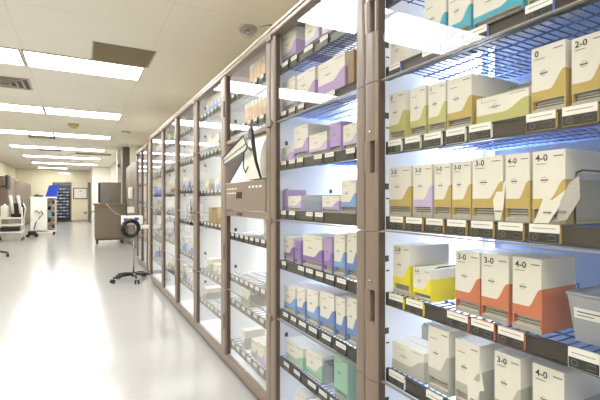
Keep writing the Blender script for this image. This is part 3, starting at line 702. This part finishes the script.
MB().tube([(-.24,-.34,.75),(-.2,-.36,.82),(-.12,-.36,.72),(-.06,-.35,.8),(-.02,-.34,.7),(-.1,-.35,.6),(-.22,-.36,.4),(-.26,-.34,.2)],.016,'black').build('hanging_cable',t)
for i in range(5):
    z=.2155+i*.2
    for j in range(2):
        o=MB().bbox(-.045,.045,-.05,.05,0,.11+.02*((i+j)%2),'black' if (i+j)%2 else 'teal' if i==2 else 'greymetal',.01).build('supply_pack',None,(-1.05+.155+j*.125,16.1-.18,z))
        tag(o,f'small dark pack, {["left","right"][j]} one on level {ORD[4-i]} from top of white cart','pack','packs on the white cart')
t=thing('blue_bin','bright blue tapered bin standing tilted on the white cart','bin',(-.84,16.1,1.262))
v=[(-.17,-.15,0),(.15,-.15,0),(.15,.15,0),(-.17,.15,0),(-.07,-.17,.36),(.2,-.17,.4),(.2,.17,.4),(-.07,.17,.36)]
MB().add(v,[(3,2,1,0),(4,5,6,7)]+[(i,(i+1)%4,4+(i+1)%4,4+i) for i in range(4)],'bluebin').build('bin_body',t)
MB().tube([v[4],v[5],v[6],v[7]],.01,'bluebin',6,True).build('rim',t)
t=thing('wire_basket','dark basket of small items on the white cart top','basket',(-1.2,16.05,1.262)); MB().bbox(-.14,.12,-.1,.1,0,.05,'black',.01).build('basket',t); MB().bbox(-.1,.0,-.06,.06,.05,.09,'ink_lt',.01).build('contents',t)
# white utility trolley
t=thing('utility_trolley','low white framed trolley at the left edge of the room','trolley',(-1.72,14.3,0))
for sx in(-.3,.26):
    for sy in(-.22,.22):
        MB().tube([(sx,sy,.08),(sx,sy,.95 if sx>0 else .7)],.018,'equip').build('post',t); MB().cyl((sx-.015,sy,.04),(sx+.015,sy,.04),.04,'rubber',12).box(sx-.02,sx+.02,sy-.008,sy+.008,.04,.08,'steel').build('caster',t)
for z in(.22,.42,.62): MB().bbox(-.31,.27,-.24,.24,z,z+.04,'equip',.008).build('tray',t)
MB().bbox(-.26,.2,-.2,.2,.26,.38,'black',.02).build('lower_drawer',t)
t=thing('white_container','white rounded jug standing on the low trolley','container',(-1.88,14.2,.662)); MB().bbox(-.09,.09,-.1,.1,0,.34,'equip',.05,4).build('body',t); MB().cyl((0,0,.34),(0,0,.38),.03,'equip').build('cap',t)
t=thing('chair_backs','black padded frame with two white slanting straps on the trolley','equipment',(-1.58,14.3,.662))
MB().bbox(-.16,.16,-.12,.12,0,.42,'black',.03,3).build('pad',t)
for s,x in((1,-.1),(1,.08)): MB().tube([(x,-.14,.1),(x-.02,-.15,.35),(x-.07,-.14,.62)],.035,'equip').build('strap',t)
MB().tube([(.16,-.14,.0),(.2,-.14,.25),(.14,-.14,.4)],.02,'equip').build('side_rail',t)
t=thing('floor_pump','small black wheeled unit on the floor beside the white cart','machine',(-1.32,15.2,0))
MB().bbox(-.1,.12,-.12,.12,.06,.2,'black',.03,3).build('body',t); MB().cyl((-.1,-.1,.05),(-.1,.1,.05),.05,'rubber').cyl((.12,-.1,.05),(.12,.1,.05),.05,'rubber').build('wheels',t)
# workstation at left edge
t=thing('computer_workstation','taupe rolling workstation cut off by the left edge, dark screen above','workstation',(-1.62,10.3,0))
MB().bbox(-.42,.08,-.25,.25,.12,1.05,'taupe',.012).build('cabinet',t)
MB().bbox(-.46,.12,-.3,.3,1.05,1.09,'taupe_rail',.008).build('worktop',t)
MB().bbox(-.42,.02,-.1,-.02,1.2,1.75,'greymetal',.02).build('screen_housing',t); MB().cyl((-.2,0,1.09),(-.2,0,1.4),.03,'black').build('screen_post',t)
MB().bbox(.03,.1,-.14,.02,1.1,1.75,'black',.01).build('side_unit',t)
MB().tube([(.0,0,.1),(.2,-.02,.1),(.32,-.1,.08)],.02,'black').tube([(0,0,.1),(.1,-.25,.1),(.14,-.34,.08)],.02,'black').tube([(-.3,0,.1),(-.3,-.3,.08)],.02,'black').tube([(-.3,0,.1),(-.3,.3,.08)],.02,'black').build('base_legs',t)
for x,y in((.32,-.1),(.14,-.34),(-.3,-.3),(-.3,.3)): MB().cyl((x-.02,y,.035),(x+.02,y,.035),.035,'rubber',14).cyl((x,y,.035),(x,y,.08),.01,'steel').build('caster',t)
# ---------------------------------------------------------------- camera / world
cam=bpy.data.cameras.new('camera'); cam.lens=36*F/600; cam.sensor_width=36; cam.clip_start=.02; cam.clip_end=100
co=bpy.data.objects.new('camera',cam); COL.objects.link(co); co.location=(0,0,H); co.rotation_euler=(math.radians(90),0,-TH)
scene.camera=co
w=bpy.data.worlds.new('world'); scene.world=w; w.use_nodes=True; w.node_tree.nodes['Background'].inputs[0].default_value=(1,.97,.9,1); w.node_tree.nodes['Background'].inputs[1].default_value=.2
vs=scene.view_settings; vs.view_transform='Standard'; vs.look='None'; vs.exposure=.23; vs.gamma=1; vs.use_curve_mapping=False
